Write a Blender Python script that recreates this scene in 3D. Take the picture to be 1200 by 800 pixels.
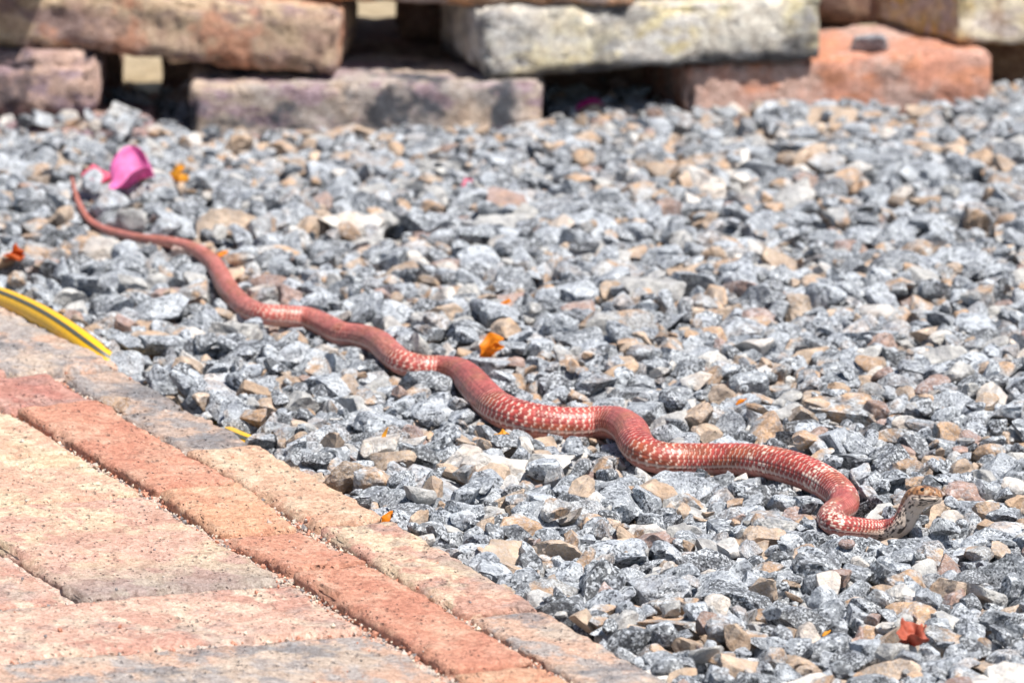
import bpy, math, random
import numpy as np
from mathutils import Vector, Matrix, Euler

for o in list(bpy.data.objects):
    bpy.data.objects.remove(o)
scene = bpy.context.scene
COL = scene.collection
random.seed(7)
rng = np.random.default_rng(7)

# ------------------------------------------------------------------ camera
H, F, PITCH = 1.55, 12800.0, math.radians(11.3)     # eye height, focal length in photo pixels, downward pitch
cam_d = bpy.data.cameras.new('camera')
cam = bpy.data.objects.new('camera', cam_d)
COL.objects.link(cam)
cam.location = (0, 0, H)
cam.rotation_euler = (math.pi / 2 - PITCH, 0, 0)
cam_d.sensor_width = 36.0
cam_d.lens = F / 1200.0 * 36.0
cam_d.clip_start = 0.1
cam_d.clip_end = 3000
cam_d.dof.use_dof = True
cam_d.dof.focus_distance = 7.14
cam_d.dof.aperture_fstop = 16
scene.camera = cam

# ------------------------------------------------------------------ world, sun, exposure
SUN_EL = math.radians(62)
sun_dir = Vector((0.76, -0.65, 0)).normalized() * math.cos(SUN_EL) + Vector((0, 0, math.sin(SUN_EL)))
world = bpy.data.worlds.new('World')
scene.world = world
world.use_nodes = True
wn = world.node_tree
sky = wn.nodes.new('ShaderNodeTexSky')
sky.sky_type = 'NISHITA'
sky.sun_disc = False
sky.sun_elevation = SUN_EL
sky.sun_rotation = math.atan2(sun_dir.x, sun_dir.y)
bg = wn.nodes['Background']
bg.inputs['Strength'].default_value = 0.075
wn.links.new(sky.outputs[0], bg.inputs['Color'])
sun_l = bpy.data.lights.new('sun', 'SUN')
sun_l.energy = 5.0
sun_l.angle = math.radians(0.53)
sun_l.color = (1.0, 0.955, 0.89)
sun = bpy.data.objects.new('sun', sun_l)
COL.objects.link(sun)
sun.location = sun_dir * 20
sun.rotation_euler = sun_dir.to_track_quat('Z', 'Y').to_euler()
vs = scene.view_settings
vs.view_transform = 'Standard'
vs.look = 'None'
vs.gamma = 1.0
vs.use_curve_mapping = False
vs.exposure = 0.66

# ------------------------------------------------------------------ helpers
CP, SP = math.cos(PITCH), math.sin(PITCH)

def ground(u, v, z=0.0):
    """photo pixel -> point on the horizontal plane at height z"""
    dx, dy = (u - 600) / F, -(v - 400) / F
    d = Vector((dx, CP + dy * SP, -SP + dy * CP))
    t = (z - H) / d.z
    return Vector((d.x * t, d.y * t, z))

def project(p):
    """world points (N,3) -> photo pixels and depth"""
    p = np.asarray(p, float)
    x, y, z = p[:, 0], p[:, 1], p[:, 2] - H
    dep = y * CP - z * SP
    up = y * SP + z * CP
    return 600 + F * x / dep, 400 - F * up / dep, dep

def x_at(u, y, z):
    return (u - 600) / F * (y * CP + (H - z) * SP)

def _hash(ix, iy, iz, seed):
    h = (ix.astype(np.uint32) * np.uint32(374761393) + iy.astype(np.uint32) * np.uint32(668265263)
         + iz.astype(np.uint32) * np.uint32(2246822519) + np.uint32((seed * 3266489917) & 0xffffffff))
    h = (h ^ (h >> np.uint32(13))) * np.uint32(1274126177)
    h = h ^ (h >> np.uint32(16))
    return h.astype(np.float64) / 4294967295.0

def vnoise(p, scale, seed=0):
    """value noise in -1..1 at p (N,3)"""
    q = np.asarray(p, float) * scale + 1000.0
    i = np.floor(q).astype(np.int64)
    f = q - i
    f = f * f * (3 - 2 * f)
    r = 0
    for a in (0, 1):
        for b in (0, 1):
            for c in (0, 1):
                w = (f[:, 0] if a else 1 - f[:, 0]) * (f[:, 1] if b else 1 - f[:, 1]) * (f[:, 2] if c else 1 - f[:, 2])
                r = r + w * _hash(i[:, 0] + a, i[:, 1] + b, i[:, 2] + c, seed)
    return r * 2 - 1

def np_mesh(name, verts, faces, mat=None, smooth=False):
    """faces: (N,3) or (N,4) index array"""
    me = bpy.data.meshes.new(name)
    verts = np.ascontiguousarray(verts, dtype=np.float32)
    faces = np.ascontiguousarray(faces, dtype=np.int32)
    k = faces.shape[1]
    me.vertices.add(len(verts))
    me.vertices.foreach_set('co', verts.ravel())
    me.loops.add(faces.size)
    me.loops.foreach_set('vertex_index', faces.ravel())
    me.polygons.add(len(faces))
    me.polygons.foreach_set('loop_start', np.arange(0, faces.size, k, dtype=np.int32))
    me.polygons.foreach_set('use_smooth', np.full(len(faces), smooth, dtype=bool))
    me.update(calc_edges=True)
    me.validate()
    if mat:
        me.materials.append(mat)
    return me

def link(name, me, parent=None, loc=(0, 0, 0), rot=(0, 0, 0)):
    o = bpy.data.objects.new(name, me)
    COL.objects.link(o)
    o.location = loc
    o.rotation_euler = rot
    if parent:
        o.parent = parent
    return o

def tag(o, label=None, cat=None, group=None, kind=None):
    if label: o['label'] = label
    if cat: o['category'] = cat
    if group: o['group'] = group
    if kind: o['kind'] = kind
    return o

# ------------------------------------------------------------------ node helpers
class NT:
    def __init__(self, name):
        self.m = bpy.data.materials.new(name)
        self.m.use_nodes = True
        self.t = self.m.node_tree
        self.b = self.t.nodes['Principled BSDF']
    def n(self, typ, **kw):
        nd = self.t.nodes.new(typ)
        for k, v in kw.items():
            setattr(nd, k, v)
        return nd
    def l(self, a, b):
        self.t.links.new(a, b)
    def sock(self, nd, key, val):
        if hasattr(val, 'is_output'):
            self.l(val, nd.inputs[key])
        else:
            nd.inputs[key].default_value = val
    def noise(self, vec, scale, detail=2.0, rough=0.5):
        nd = self.n('ShaderNodeTexNoise')
        self.l(vec, nd.inputs['Vector'])
        nd.inputs['Scale'].default_value = scale
        nd.inputs['Detail'].default_value = detail
        nd.inputs['Roughness'].default_value = rough
        return nd.outputs['Fac']
    def voro(self, vec, scale, out='Distance', rnd=1.0):
        nd = self.n('ShaderNodeTexVoronoi')
        self.l(vec, nd.inputs['Vector'])
        nd.inputs['Scale'].default_value = scale
        nd.inputs['Randomness'].default_value = rnd
        return nd.outputs[out]
    def ramp(self, fac, a, b, lo=0.0, hi=1.0):
        nd = self.n('ShaderNodeMapRange')
        self.sock(nd, 0, fac)
        nd.inputs[1].default_value = a; nd.inputs[2].default_value = b
        nd.inputs[3].default_value = lo; nd.inputs[4].default_value = hi
        return nd.outputs[0]
    def math(self, op, a, b=0.0):
        nd = self.n('ShaderNodeMath', operation=op)
        self.sock(nd, 0, a); self.sock(nd, 1, b)
        return nd.outputs[0]
    def vmath(self, op, a, b):
        nd = self.n('ShaderNodeVectorMath', operation=op)
        self.sock(nd, 0, a); self.sock(nd, 1, b)
        return nd.outputs[0]
    def mix(self, fac, a, b, mode='MIX'):
        nd = self.n('ShaderNodeMix', data_type='RGBA', blend_type=mode)
        self.sock(nd, 0, fac)
        for k, v in ((6, a), (7, b)):
            if hasattr(v, 'is_output'):
                self.l(v, nd.inputs[k])
            else:
                nd.inputs[k].default_value = (v[0], v[1], v[2], 1)
        return nd.outputs[2]
    def bump(self, h, strength, dist):
        nd = self.n('ShaderNodeBump')
        nd.inputs['Strength'].default_value = strength
        nd.inputs['Distance'].default_value = dist
        self.l(h, nd.inputs['Height'])
        self.l(nd.outputs[0], self.b.inputs['Normal'])
    def done(self, color, rough=0.7, spec=0.3):
        self.sock(self.b, 'Base Color', color if hasattr(color, 'is_output') else (*color, 1))
        self.sock(self.b, 'Roughness', rough)
        self.b.inputs['Specular IOR Level'].default_value = spec
        return self.m

def stone_material(name, per_object):
    t = NT(name)
    pos = t.n('ShaderNodeNewGeometry').outputs['Position']
    if per_object:
        oi = t.n('ShaderNodeObjectInfo')
        col, seed = oi.outputs['Color'], oi.outputs['Random']
        att = lambda n: t.n('ShaderNodeAttribute', attribute_type='OBJECT', attribute_name=n).outputs['Fac']
    else:
        col = t.n('ShaderNodeAttribute', attribute_type='GEOMETRY', attribute_name='stone_colour').outputs['Color']
        att = lambda n: t.n('ShaderNodeAttribute', attribute_type='GEOMETRY', attribute_name=n).outputs['Fac']
        seed = att('stone_seed')
    speck, tan = att('stone_speck'), att('stone_tan')
    cmb = t.n('ShaderNodeCombineXYZ')
    for i, k in enumerate((7.1, 3.3, 5.7)):
        t.l(t.math('MULTIPLY', seed, k), cmb.inputs[i])
    vec = t.vmath('ADD', pos, cmb.outputs[0])
    # tan iron-stained patches
    patch = t.noise(vec, 55, 3, 0.55)
    pf = t.math('MULTIPLY', t.ramp(patch, 0.44, 0.56), tan)
    c = t.mix(pf, col, (0.54, 0.36, 0.23))
    # granite crystals: pale and dark grains
    warp = t.n('ShaderNodeTexNoise'); t.l(vec, warp.inputs['Vector']); warp.inputs['Scale'].default_value = 500
    wv = t.vmath('ADD', vec, t.vmath('MULTIPLY', warp.outputs['Color'], (0.0012, 0.0012, 0.0012)))
    vn = t.n('ShaderNodeTexVoronoi'); t.l(wv, vn.inputs['Vector'])
    t.l(t.math('ADD', t.math('MULTIPLY', t.math('FRACT', t.math('MULTIPLY', seed, 37.7)), 650.0), 420.0), vn.inputs['Scale'])
    cellc = t.n('ShaderNodeSeparateColor'); t.l(vn.outputs['Color'], cellc.inputs[0])
    fine = t.noise(vec, 1100, 2.0, 0.6)
    g1 = t.math('ADD', t.math('MULTIPLY', cellc.outputs[0], 0.7), t.math('MULTIPLY', fine, 0.6))
    g2 = t.math('ADD', t.math('MULTIPLY', cellc.outputs[1], 0.7), t.math('MULTIPLY', t.noise(t.vmath('ADD', vec, (3.1, 1.7, 9.2)), 750, 2.0, 0.6), 0.6))
    g3 = t.noise(vec, 110, 2.0, 0.5)
    sp2 = t.math('MULTIPLY', speck, t.ramp(pf, 0.0, 1.0, 1.0, 0.35))
    light = t.math('MULTIPLY', t.ramp(t.math('ADD', g1, t.ramp(t.noise(t.vmath('ADD', vec, (8.0, 2.0, 4.0)), 130, 3, 0.6), 0.3, 0.7, -0.2, 0.2)), 0.60, 0.90), sp2)
    c = t.mix(light, c, (0.67, 0.71, 0.76))
    dth = t.math('ADD', g2, t.ramp(g3, 0.3, 0.7, -0.22, 0.20))
    dark = t.math('MULTIPLY', t.ramp(dth, 0.72, 1.0), sp2)
    c = t.mix(dark, c, (0.040, 0.046, 0.056))
    # broad tone variation, dusty
    tone = t.noise(vec, 80, 3, 0.6)
    c = t.mix(1.0, c, t.mix(t.ramp(tone, 0.3, 0.7), (0.60, 0.60, 0.62), (1.20, 1.18, 1.14)), 'MULTIPLY')
    h = t.math('ADD', t.noise(vec, 330, 5, 0.75), t.math('MULTIPLY', t.noise(vec, 120, 3, 0.5), 1.6))
    t.bump(h, 1.0, 0.0024)
    return t.done(c, t.ramp(g1, 0.35, 0.9, 0.65, 0.42), 0.35)

M_STONE_OBJ = stone_material('gravel stone', True)
M_STONE = stone_material('gravel', False)

def brick_material(name, a, b, c, stain=None, stain_amt=0.3, pits=1.0, bscale=1.0, char=None):
    t = NT(name)
    co = t.n('ShaderNodeTexCoord').outputs['Object']
    rnd = t.n('ShaderNodeObjectInfo').outputs['Random']
    cmb = t.n('ShaderNodeCombineXYZ')
    for i, k in enumerate((17.1, 23.3, 11.7)):
        t.l(t.math('MULTIPLY', rnd, k), cmb.inputs[i])
    v = t.vmath('ADD', co, cmb.outputs[0])
    n1 = t.noise(v, 14, 3, 0.55)
    n2 = t.noise(t.vmath('MULTIPLY', v, (0.7, 1.3, 1.6)), 34, 4, 0.6)
    col = t.mix(t.ramp(n1, 0.43, 0.55), a, b)
    col = t.mix(t.ramp(n2, 0.49, 0.58), col, c)
    if stain:
        n3 = t.noise(t.vmath('ADD', v, (5, 2, 8)), 19, 5, 0.62)
        col = t.mix(t.math('MULTIPLY', t.ramp(n3, 0.52, 0.60), stain_amt), col, stain)
    if char:
        sx = t.n('ShaderNodeSeparateXYZ'); t.l(co, sx.inputs[0])
        hz_ = t.math('ADD', t.math('MULTIPLY', sx.outputs[char[2]], char[3]), t.math('MULTIPLY', t.math('SUBTRACT', t.noise(t.vmath('MULTIPLY', v, (1, 1, 2)), 16, 4, 0.6), 0.5), 0.06))
        col = t.mix(t.ramp(hz_, char[0], char[1], char[4], 0.0), col, char[5])
    gr = t.noise(v, 420, 5, 0.8)
    col = t.mix(1.0, col, t.mix(t.ramp(gr, 0.34, 0.66), (0.60, 0.56, 0.53), (1.28, 1.28, 1.28)), 'MULTIPLY')
    gr2 = t.noise(t.vmath('ADD', v, (2, 2, 7)), 130, 3, 0.6)
    col = t.mix(1.0, col, t.mix(t.ramp(gr2, 0.38, 0.62), (0.84, 0.80, 0.78), (1.12, 1.12, 1.12)), 'MULTIPLY')
    # pits and loose grains
    pits_f = None
    for (sc, lo, hi, ns_, th, off) in ((125, 0.10, 0.26, 60, 0.47, (1, 4, 2)), (270, 0.10, 0.30, 60, 0.46, (7, 3, 5))):
        vd = t.voro(t.vmath('MULTIPLY', t.vmath('ADD', v, off), (0.55, 1.0, 1.0)), sc)
        f_ = t.math('MULTIPLY', t.ramp(vd, lo, hi, 1, 0), t.ramp(t.noise(t.vmath('ADD', v, off), ns_, 2), th, th + 0.08))
        pits_f = f_ if pits_f is None else t.math('MAXIMUM', pits_f, f_)
    pit = pits_f
    col = t.mix(t.math('MULTIPLY', pit, 0.55 * pits), col, t.mix(0.6, c, (0.05, 0.035, 0.03)))
    vw = t.voro(t.vmath('ADD', v, (3, 9, 2)), 230)
    grain = t.math('MULTIPLY', t.ramp(vw, 0.08, 0.18, 1, 0), t.ramp(t.noise(v, 60, 2), 0.50, 0.60))
    col = t.mix(t.math('MULTIPLY', grain, 0.5), col, (0.70, 0.66, 0.60))
    hh = t.math('ADD', t.noise(v, 330, 6, 0.8), t.math('MULTIPLY', t.noise(v, 90, 4, 0.65), 1.5))
    hh = t.math('SUBTRACT', hh, t.math('MULTIPLY', pit, 1.1))
    t.bump(hh, 0.95 * bscale, 0.0028)
    return t.done(col, 0.88, 0.2)

def plain_material(name, col, var=0.25, scale=120, rough=0.6, spec=0.3, bump=0.3, dist=0.001):
    t = NT(name)
    co = t.n('ShaderNodeTexCoord').outputs['Object']
    n = t.noise(co, scale, 4, 0.6)
    c = t.mix(t.ramp(n, 0.3, 0.7), tuple(x * (1 - var) for x in col), tuple(min(1, x * (1 + var)) for x in col))
    t.bump(n, bump, dist)
    return t.done(c, rough, spec)

# ------------------------------------------------------------------ ground
def ground_material():
    t = NT('sandy ground')
    pos = t.n('ShaderNodeNewGeometry').outputs['Position']
    n1 = t.noise(pos, 3.0, 4, 0.6)
    n2 = t.noise(pos, 240, 4, 0.7)
    vc = t.voro(pos, 65, 'Color')
    c = t.mix(t.ramp(n1, 0.35, 0.65), (0.46, 0.34, 0.19), (0.52, 0.41, 0.26))
    sv = t.n('ShaderNodeSeparateColor'); t.l(vc, sv.inputs[0])
    c = t.mix(0.35, c, t.mix(sv.outputs[0], (0.28, 0.22, 0.14), (0.60, 0.50, 0.36)))
    c = t.mix(t.ramp(n2, 0.4, 0.65), t.mix(0.4, c, (0.16, 0.14, 0.12)), c)
    t.bump(t.math('ADD', t.voro(pos, 65), n2), 0.8, 0.006)
    return t.done(c, 0.95, 0.1)

GZ = -0.014
S = 400.0
g = link('ground', np_mesh('ground', [(-S, -S, GZ), (S, -S, GZ), (S, S, GZ), (-S, S, GZ)], [(0, 1, 2, 3)], ground_material()))
tag(g, 'sandy ground under the gravel and behind the brick stack', kind='structure')

# ------------------------------------------------------------------ rough brick mesh
def brick_mesh(name, L, W, T, mat, seed, res=0.006, r=0.006, amp=1.0, notch=None):
    """rounded, eroded brick; origin at the centre of its base"""
    hx, hy, hz = L / 2, W / 2, T / 2
    pts, faces, off = [], [], 0
    def axis(h):
        n = max(2, int(round(2 * h / res)))
        return np.linspace(-h, h, n + 1)
    ax = [axis(hx), axis(hy), axis(hz)]
    for a in range(3):
        b, c = (a + 1) % 3, (a + 2) % 3
        for sgn in (-1, 1):
            B, C = np.meshgrid(ax[b], ax[c], indexing='ij')
            P = np.zeros(B.shape + (3,))
            P[..., a] = sgn * (hx, hy, hz)[a]; P[..., b] = B; P[..., c] = C
            nb, nc = B.shape
            idx = np.arange(nb * nc).reshape(nb, nc) + off
            q = np.stack([idx[:-1, :-1], idx[1:, :-1], idx[1:, 1:], idx[:-1, 1:]], -1).reshape(-1, 4)
            if sgn < 0: q = q[:, ::-1]
            pts.append(P.reshape(-1, 3)); faces.append(q); off += nb * nc
    P = np.concatenate(pts); Fq = np.concatenate(faces)
    key = np.round(P * 1e5).astype(np.int64)
    _, first, inv = np.unique(key, axis=0, return_index=True, return_inverse=True)
    inv = inv.ravel()
    P = P[first]; Fq = inv[Fq]
    half = np.array([hx, hy, hz])
    nr = vnoise(P, 22, seed + 5)
    rr = (r * (1.0 + 0.75 * nr))[:, None]
    inner = np.clip(P, -(half - rr), half - rr)
    dlt = P - inner
    ln = np.linalg.norm(dlt, axis=1, keepdims=True)
    nrm = dlt / np.maximum(ln, 1e-9)
    Q = inner + nrm * np.minimum(rr, np.maximum(ln, 1e-9) * 10)
    d = amp * (0.0016 * vnoise(P, 18, seed) + 0.0012 * vnoise(P, 55, seed + 1) + 0.0010 * vnoise(P, 160, seed + 2))
    # broken edges: extra loss where the surface is rounded
    edge = np.sum(np.abs(dlt) > 1e-6, axis=1) > 1
    loss = (np.maximum(0, vnoise(P, 40, seed + 8) - 0.15) * 0.008 + np.maximum(0, vnoise(P, 140, seed + 9)) * 0.0045) * amp
    d = d - np.where(edge, loss, 0)
    Q = Q + nrm * d[:, None]
    if notch:
        for (cx, cy, cz, rad) in notch:
            v = Q - np.array([cx, cy, cz])
            v[:, 1] *= 0.6
            dist = np.linalg.norm(v, axis=1)
            k = np.clip(1 - dist / rad, 0, 1)
            Q[:, 2] -= k * rad * 0.9
    Q[:, 2] += hz
    return np_mesh(name, Q, Fq, mat, smooth=True)

# ------------------------------------------------------------------ brick paving with edging (basket weave)
E = Vector((math.cos(math.radians(-69.2)), math.sin(math.radians(-69.2)), 0))   # along the edging, towards the viewer
PV = Vector((-E.y, E.x, 0))                                                      # across, towards the gravel
PO = Vector((-0.238, 7.087, 0))
PAVE_EDGE = 0.117
def pave(s, t, z=0.0):
    p = PO + E * s + PV * t
    return Vector((p.x, p.y, z))
yaw_e = math.atan2(E.y, E.x)
PAL = {
    'yellow': brick_material('yellow sand brick', (0.74, 0.58, 0.40), (0.70, 0.46, 0.35), (0.76, 0.63, 0.46), (0.64, 0.38, 0.28), 0.6),
    'pinkyellow': brick_material('pink and yellow brick', (0.70, 0.47, 0.37), (0.75, 0.60, 0.44), (0.62, 0.37, 0.29), (0.30, 0.27, 0.26), 0.5),
    'charred': brick_material('pink brick with smoky end', (0.70, 0.47, 0.38), (0.75, 0.59, 0.43), (0.64, 0.40, 0.32), (0.58, 0.34, 0.26), 0.5,
                              char=(-0.150, -0.035, 0, -1.0, 0.75, (0.30, 0.29, 0.29))),
    'pink': brick_material('pale pink brick', (0.69, 0.46, 0.37), (0.60, 0.35, 0.28), (0.74, 0.58, 0.46), (0.38, 0.32, 0.30), 0.55),
    'red': brick_material('salmon red brick', (0.66, 0.34, 0.24), (0.62, 0.31, 0.22), (0.69, 0.41, 0.30), (0.55, 0.24, 0.17), 0.5),
    'orange': brick_material('orange brick', (0.69, 0.40, 0.26), (0.67, 0.36, 0.24), (0.70, 0.45, 0.31), (0.57, 0.28, 0.19), 0.5),
    'darkred': brick_material('dark red brick', (0.54, 0.27, 0.22), (0.60, 0.36, 0.30), (0.50, 0.23, 0.19), (0.36, 0.25, 0.23), 0.5),
    'buff': brick_material('buff grey brick', (0.58, 0.48, 0.40), (0.64, 0.44, 0.34), (0.46, 0.42, 0.40), (0.24, 0.25, 0.27), 0.75),
    'greyed': brick_material('grey weathered brick', (0.47, 0.40, 0.36), (0.56, 0.42, 0.34), (0.40, 0.37, 0.36), (0.20, 0.21, 0.23), 0.65),
    'cream': brick_material('cream orange brick', (0.73, 0.54, 0.38), (0.69, 0.46, 0.33), (0.74, 0.58, 0.43), (0.60, 0.35, 0.25), 0.6),
}
def bed_material():
    t = NT('sand and mortar joint')
    co = t.n('ShaderNodeNewGeometry').outputs['Position']
    vc = t.voro(co, 330, 'Color'); vd = t.voro(co, 330)
    n = t.noise(co, 45, 4, 0.6)
    c = t.mix(t.ramp(n, 0.35, 0.65), (0.46, 0.38, 0.33), (0.52, 0.33, 0.26))
    sv = t.n('ShaderNodeSeparateColor'); t.l(vc, sv.inputs[0])
    c = t.mix(t.ramp(sv.outputs[0], 0.1, 0.9), t.mix(0.55, c, (0.30, 0.20, 0.16)), t.mix(0.35, c, (0.68, 0.60, 0.52)))
    t.bump(t.math('ADD', vd, t.noise(co, 500, 4)), 0.8, 0.002)
    return t.done(c, 0.95, 0.1)
M_BED = bed_material()
S0, S1, T0 = -0.86, 0.98, -0.94
ns, nt = 230, 130
ss = np.linspace(S0, S1, ns); tt = np.linspace(T0, PAVE_EDGE - 0.006, nt)
SS, TT = np.meshgrid(ss, tt, indexing='ij')
bp = np.stack([PO.x + E.x * SS + PV.x * TT, PO.y + E.y * SS + PV.y * TT, np.zeros_like(SS)], -1).reshape(-1, 3)
bp[:, 2] = 0.0258 + 0.0016 * vnoise(bp, 40, 3) + 0.0012 * vnoise(bp, 130, 4)
idx = np.arange(ns * nt).reshape(ns, nt)
bq = np.stack([idx[:-1, :-1], idx[1:, :-1], idx[1:, 1:], idx[:-1, 1:]], -1).reshape(-1, 4)
rim = np.concatenate([idx[:, 0], idx[-1, 1:], idx[-2::-1, -1], idx[0, -2:0:-1]])
low = bp[rim].copy(); low[:, 2] = GZ - 0.01
k0 = len(bp); nr_ = len(rim)
side = np.array([[rim[i], k0 + i, k0 + (i + 1) % nr_, rim[(i + 1) % nr_]] for i in range(nr_)])
bed = link('brick_paving', np_mesh('brick_paving', np.concatenate([bp, low]), np.concatenate([bq, side]), M_BED))
tag(bed, 'old brick paving laid in basket weave with an edging along the gravel', kind='structure')

def paver(s0, s1, t0, t1, top, pal, seed, tilt=(0, 0), skew=0.0, amp=1.0, r=0.0030, fine=True):
    L, W, T = s1 - s0, t1 - t0, 0.05
    me = brick_mesh('brick', L, W, T, PAL[pal], seed, 0.0042 if fine else 0.014, r, amp)
    o = link('brick', me, bed, pave((s0 + s1) / 2, (t0 + t1) / 2, top - T),
             (tilt[0], tilt[1], yaw_e + skew))
    return o

# red inner edging row, set on edge
paver(-0.287, -0.006, 0.000, 0.060, 0.0345, 'red', 11, (0.010, 0.002), 0.01)
paver(0.004, 0.132, 0.001, 0.057, 0.0340, 'orange', 12, (0.02, 0.025), -0.02)
paver(0.144, 0.259, 0.000, 0.056, 0.0325, 'red', 13, (0.0, -0.03), 0.03)
paver(0.269, 0.556, 0.002, 0.058, 0.0335, 'red', 14, (0.0, 0.006), 0.004)
paver(0.566, 0.846, 0.000, 0.058, 0.0320, 'orange', 15)
paver(-0.395, -0.294, -0.010, 0.060, 0.0320, 'darkred', 16, (0.0, 0.01), 0.05)
paver(-0.500, -0.402, -0.075, 0.030, 0.0340, 'darkred', 17, (0.02, 0.0), 0.06)
paver(-0.372, -0.293, -0.090, -0.018, 0.0300, 'pink', 18, (0, 0), 0.02)
# outer edging row
paver(-0.395, -0.272, 0.066, PAVE_EDGE - 0.002, 0.0310, 'greyed', 21, (0.0, 0.01), 0.02)
paver(-0.266, -0.128, 0.065, PAVE_EDGE, 0.0305, 'greyed', 22, (0, -0.01), 0.0)
paver(-0.120, 0.132, 0.065, PAVE_EDGE + 0.001, 0.0325, 'cream', 23, (0.005, 0.0), 0.005)
paver(0.143, 0.412, 0.064, PAVE_EDGE, 0.0330, 'pinkyellow', 24, (0.0, 0.004), -0.004)
paver(0.424, 0.700, 0.065, PAVE_EDGE, 0.0315, 'buff', 25, (0, 0), 0.006)
paver(0.712, 0.96, 0.065, PAVE_EDGE, 0.0315, 'pink', 26)
paver(-0.690, -0.412, 0.032, PAVE_EDGE - 0.004, 0.0340, 'buff', 27, (0.01, 0.01), 0.03)
paver(-0.850, -0.700, 0.040, PAVE_EDGE - 0.004, 0.0320, 'pink', 28)
# basket weave field: blocks of two bricks
BL = 0.286
seed = 40
pal_cycle = ['pinkyellow', 'yellow', 'pink', 'buff', 'pinkyellow', 'cream', 'red', 'pink']
special = {(0, 0, 1): 'charred', (0, 0, 0): 'pink', (1, 0, 0): 'pink', (1, 0, 1): 'buff', (-1, 0, 0): 'yellow', (-1, 0, 1): 'yellow'}
for i in range(-3, 3):                       # along the edging
    for j in range(0, 3):                    # away from it
        s0 = i * BL; t1 = -0.006 - j * BL
        if s0 + BL > S1 or s0 < S0 - 0.01: continue
        for h in (0, 1):
            seed += 3
            if i < -1 and j == 0 and h == 1: pass
            pal = special.get((i, j, h), random.choice(pal_cycle))
            fine = (j == 0 and i in (-1, 0, 1))
            top = 0.0305 + random.uniform(-0.0015, 0.0015)
            tl = (random.uniform(-0.008, 0.008), random.uniform(-0.006, 0.006))
            if (i + j) % 2 == 0:             # long side along the edging
                ta = t1 - 0.283 + h * 0.143
                paver(s0 + 0.003, s0 + BL - 0.003, ta, ta + 0.138, top, pal, seed, tl, random.uniform(-.01, .01), fine=fine)
            else:
                sa = s0 + 0.002 + h * 0.143
                tend = t1
                if i == -2 and j == 0: tend = t1 - 0.09
                paver(sa, sa + 0.138, t1 - 0.281, tend, top, pal, seed, tl, random.uniform(-.01, .01), fine=fine)

# ------------------------------------------------------------------ loose stacked bricks
SP_ = {
    'mauve': brick_material('mauve weathered brick', (0.46, 0.33, 0.31), (0.60, 0.43, 0.36), (0.38, 0.28, 0.31), (0.12, 0.10, 0.11), 0.9, 0.8),
    'brown': brick_material('brown pink brick', (0.52, 0.36, 0.29), (0.62, 0.48, 0.34), (0.36, 0.26, 0.24), (0.62, 0.33, 0.22), 0.9, 0.8),
    'greymauve': brick_material('grey mauve brick', (0.48, 0.43, 0.40), (0.62, 0.50, 0.40), (0.40, 0.30, 0.34), (0.08, 0.09, 0.11), 0.95, 0.9),
    'whitewash': brick_material('limewashed brick', (0.76, 0.73, 0.65), (0.74, 0.67, 0.44), (0.66, 0.65, 0.62), (0.16, 0.17, 0.19), 0.6, 0.9, char=(0.006, 0.016, 2, 1.0, 0.9, (0.09, 0.095, 0.11))),
    'salmon': brick_material('salmon brick', (0.66, 0.33, 0.24), (0.62, 0.37, 0.30), (0.68, 0.32, 0.20), (0.64, 0.46, 0.40), 0.9, 0.5),
    'yellowwash': brick_material('yellow washed brick', (0.72, 0.66, 0.52), (0.70, 0.54, 0.20), (0.62, 0.56, 0.52), (0.30, 0.17, 0.09), 0.7, 0.9),
    'orangegrey': brick_material('orange grey brick', (0.58, 0.43, 0.34), (0.68, 0.36, 0.19), (0.50, 0.40, 0.37), (0.14, 0.12, 0.12), 0.6, 0.8),
    'dullbrown': brick_material('dull brown brick', (0.36, 0.22, 0.16), (0.40, 0.28, 0.20), (0.30, 0.19, 0.15), (0.12, 0.10, 0.09), 0.4, 0.6),  # darker, duller brown than the other stack bricks
}
BRL, BRW, BRT = 0.28, 0.14, 0.051
stack_boxes = []          # (inverse matrix, L, W, zlow) for keeping gravel out
def stacked(corner_u, y, z, yaw, roll, pal, label, seed, side='L', L=BRL, W=BRW, T=BRT, pitch=0.0, notch=None, fine=True, r=0.0035):
    """place a brick by the bottom corner of its front face: side L or R at photo column corner_u"""
    x = x_at(corner_u, y, z)
    me = brick_mesh('brick', L, W, T, SP_[pal], seed, 0.0045 if fine else 0.012, r, 1.7, notch)
    o = link('brick', me)
    R = Euler((pitch, roll, yaw)).to_matrix()
    cl = Vector((-L / 2 if side == 'L' else L / 2, -W / 2, 0))
    o.rotation_euler = (pitch, roll, yaw)
    o.location = Vector((x, y, z)) - R @ cl
    tag(o, label, 'brick', 'loose bricks stacked behind the gravel')
    stack_boxes.append((o.location.copy(), yaw, L, W))
    return o
rad = math.radians
FB = 'loose bricks stacked behind the gravel'
stacked(170, 8.515, -0.034, rad(-3), 0.0, 'mauve', 'dull red brick sunk in the gravel under the rounded mauve brick', 101, 'R')
stacked(116, 8.56, 0.020, rad(-1), rad(0.5), 'mauve', 'rounded mauve brick lying on the sunken dull red brick', 102, 'R', r=0.010)
stacked(636, 8.546, -0.002, rad(0), 0.0, 'greymauve', 'grey and mauve stained brick resting on the gravel under two others', 103, 'R', T=0.053)
stacked(393, 8.563, 0.0545, rad(-5), rad(4.0), 'brown', 'brown and pink brick tilted across the mauve brick and the grey stained brick', 104, 'R', r=0.007)
stacked(570, 8.553, 0.0545, rad(16), rad(-0.3), 'whitewash', 'whitish limewashed brick with blackened lower edge and chipped top', 105, 'L', r=0.005,
        notch=[(-0.052, -0.075, 0.030, 0.017)])
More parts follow.
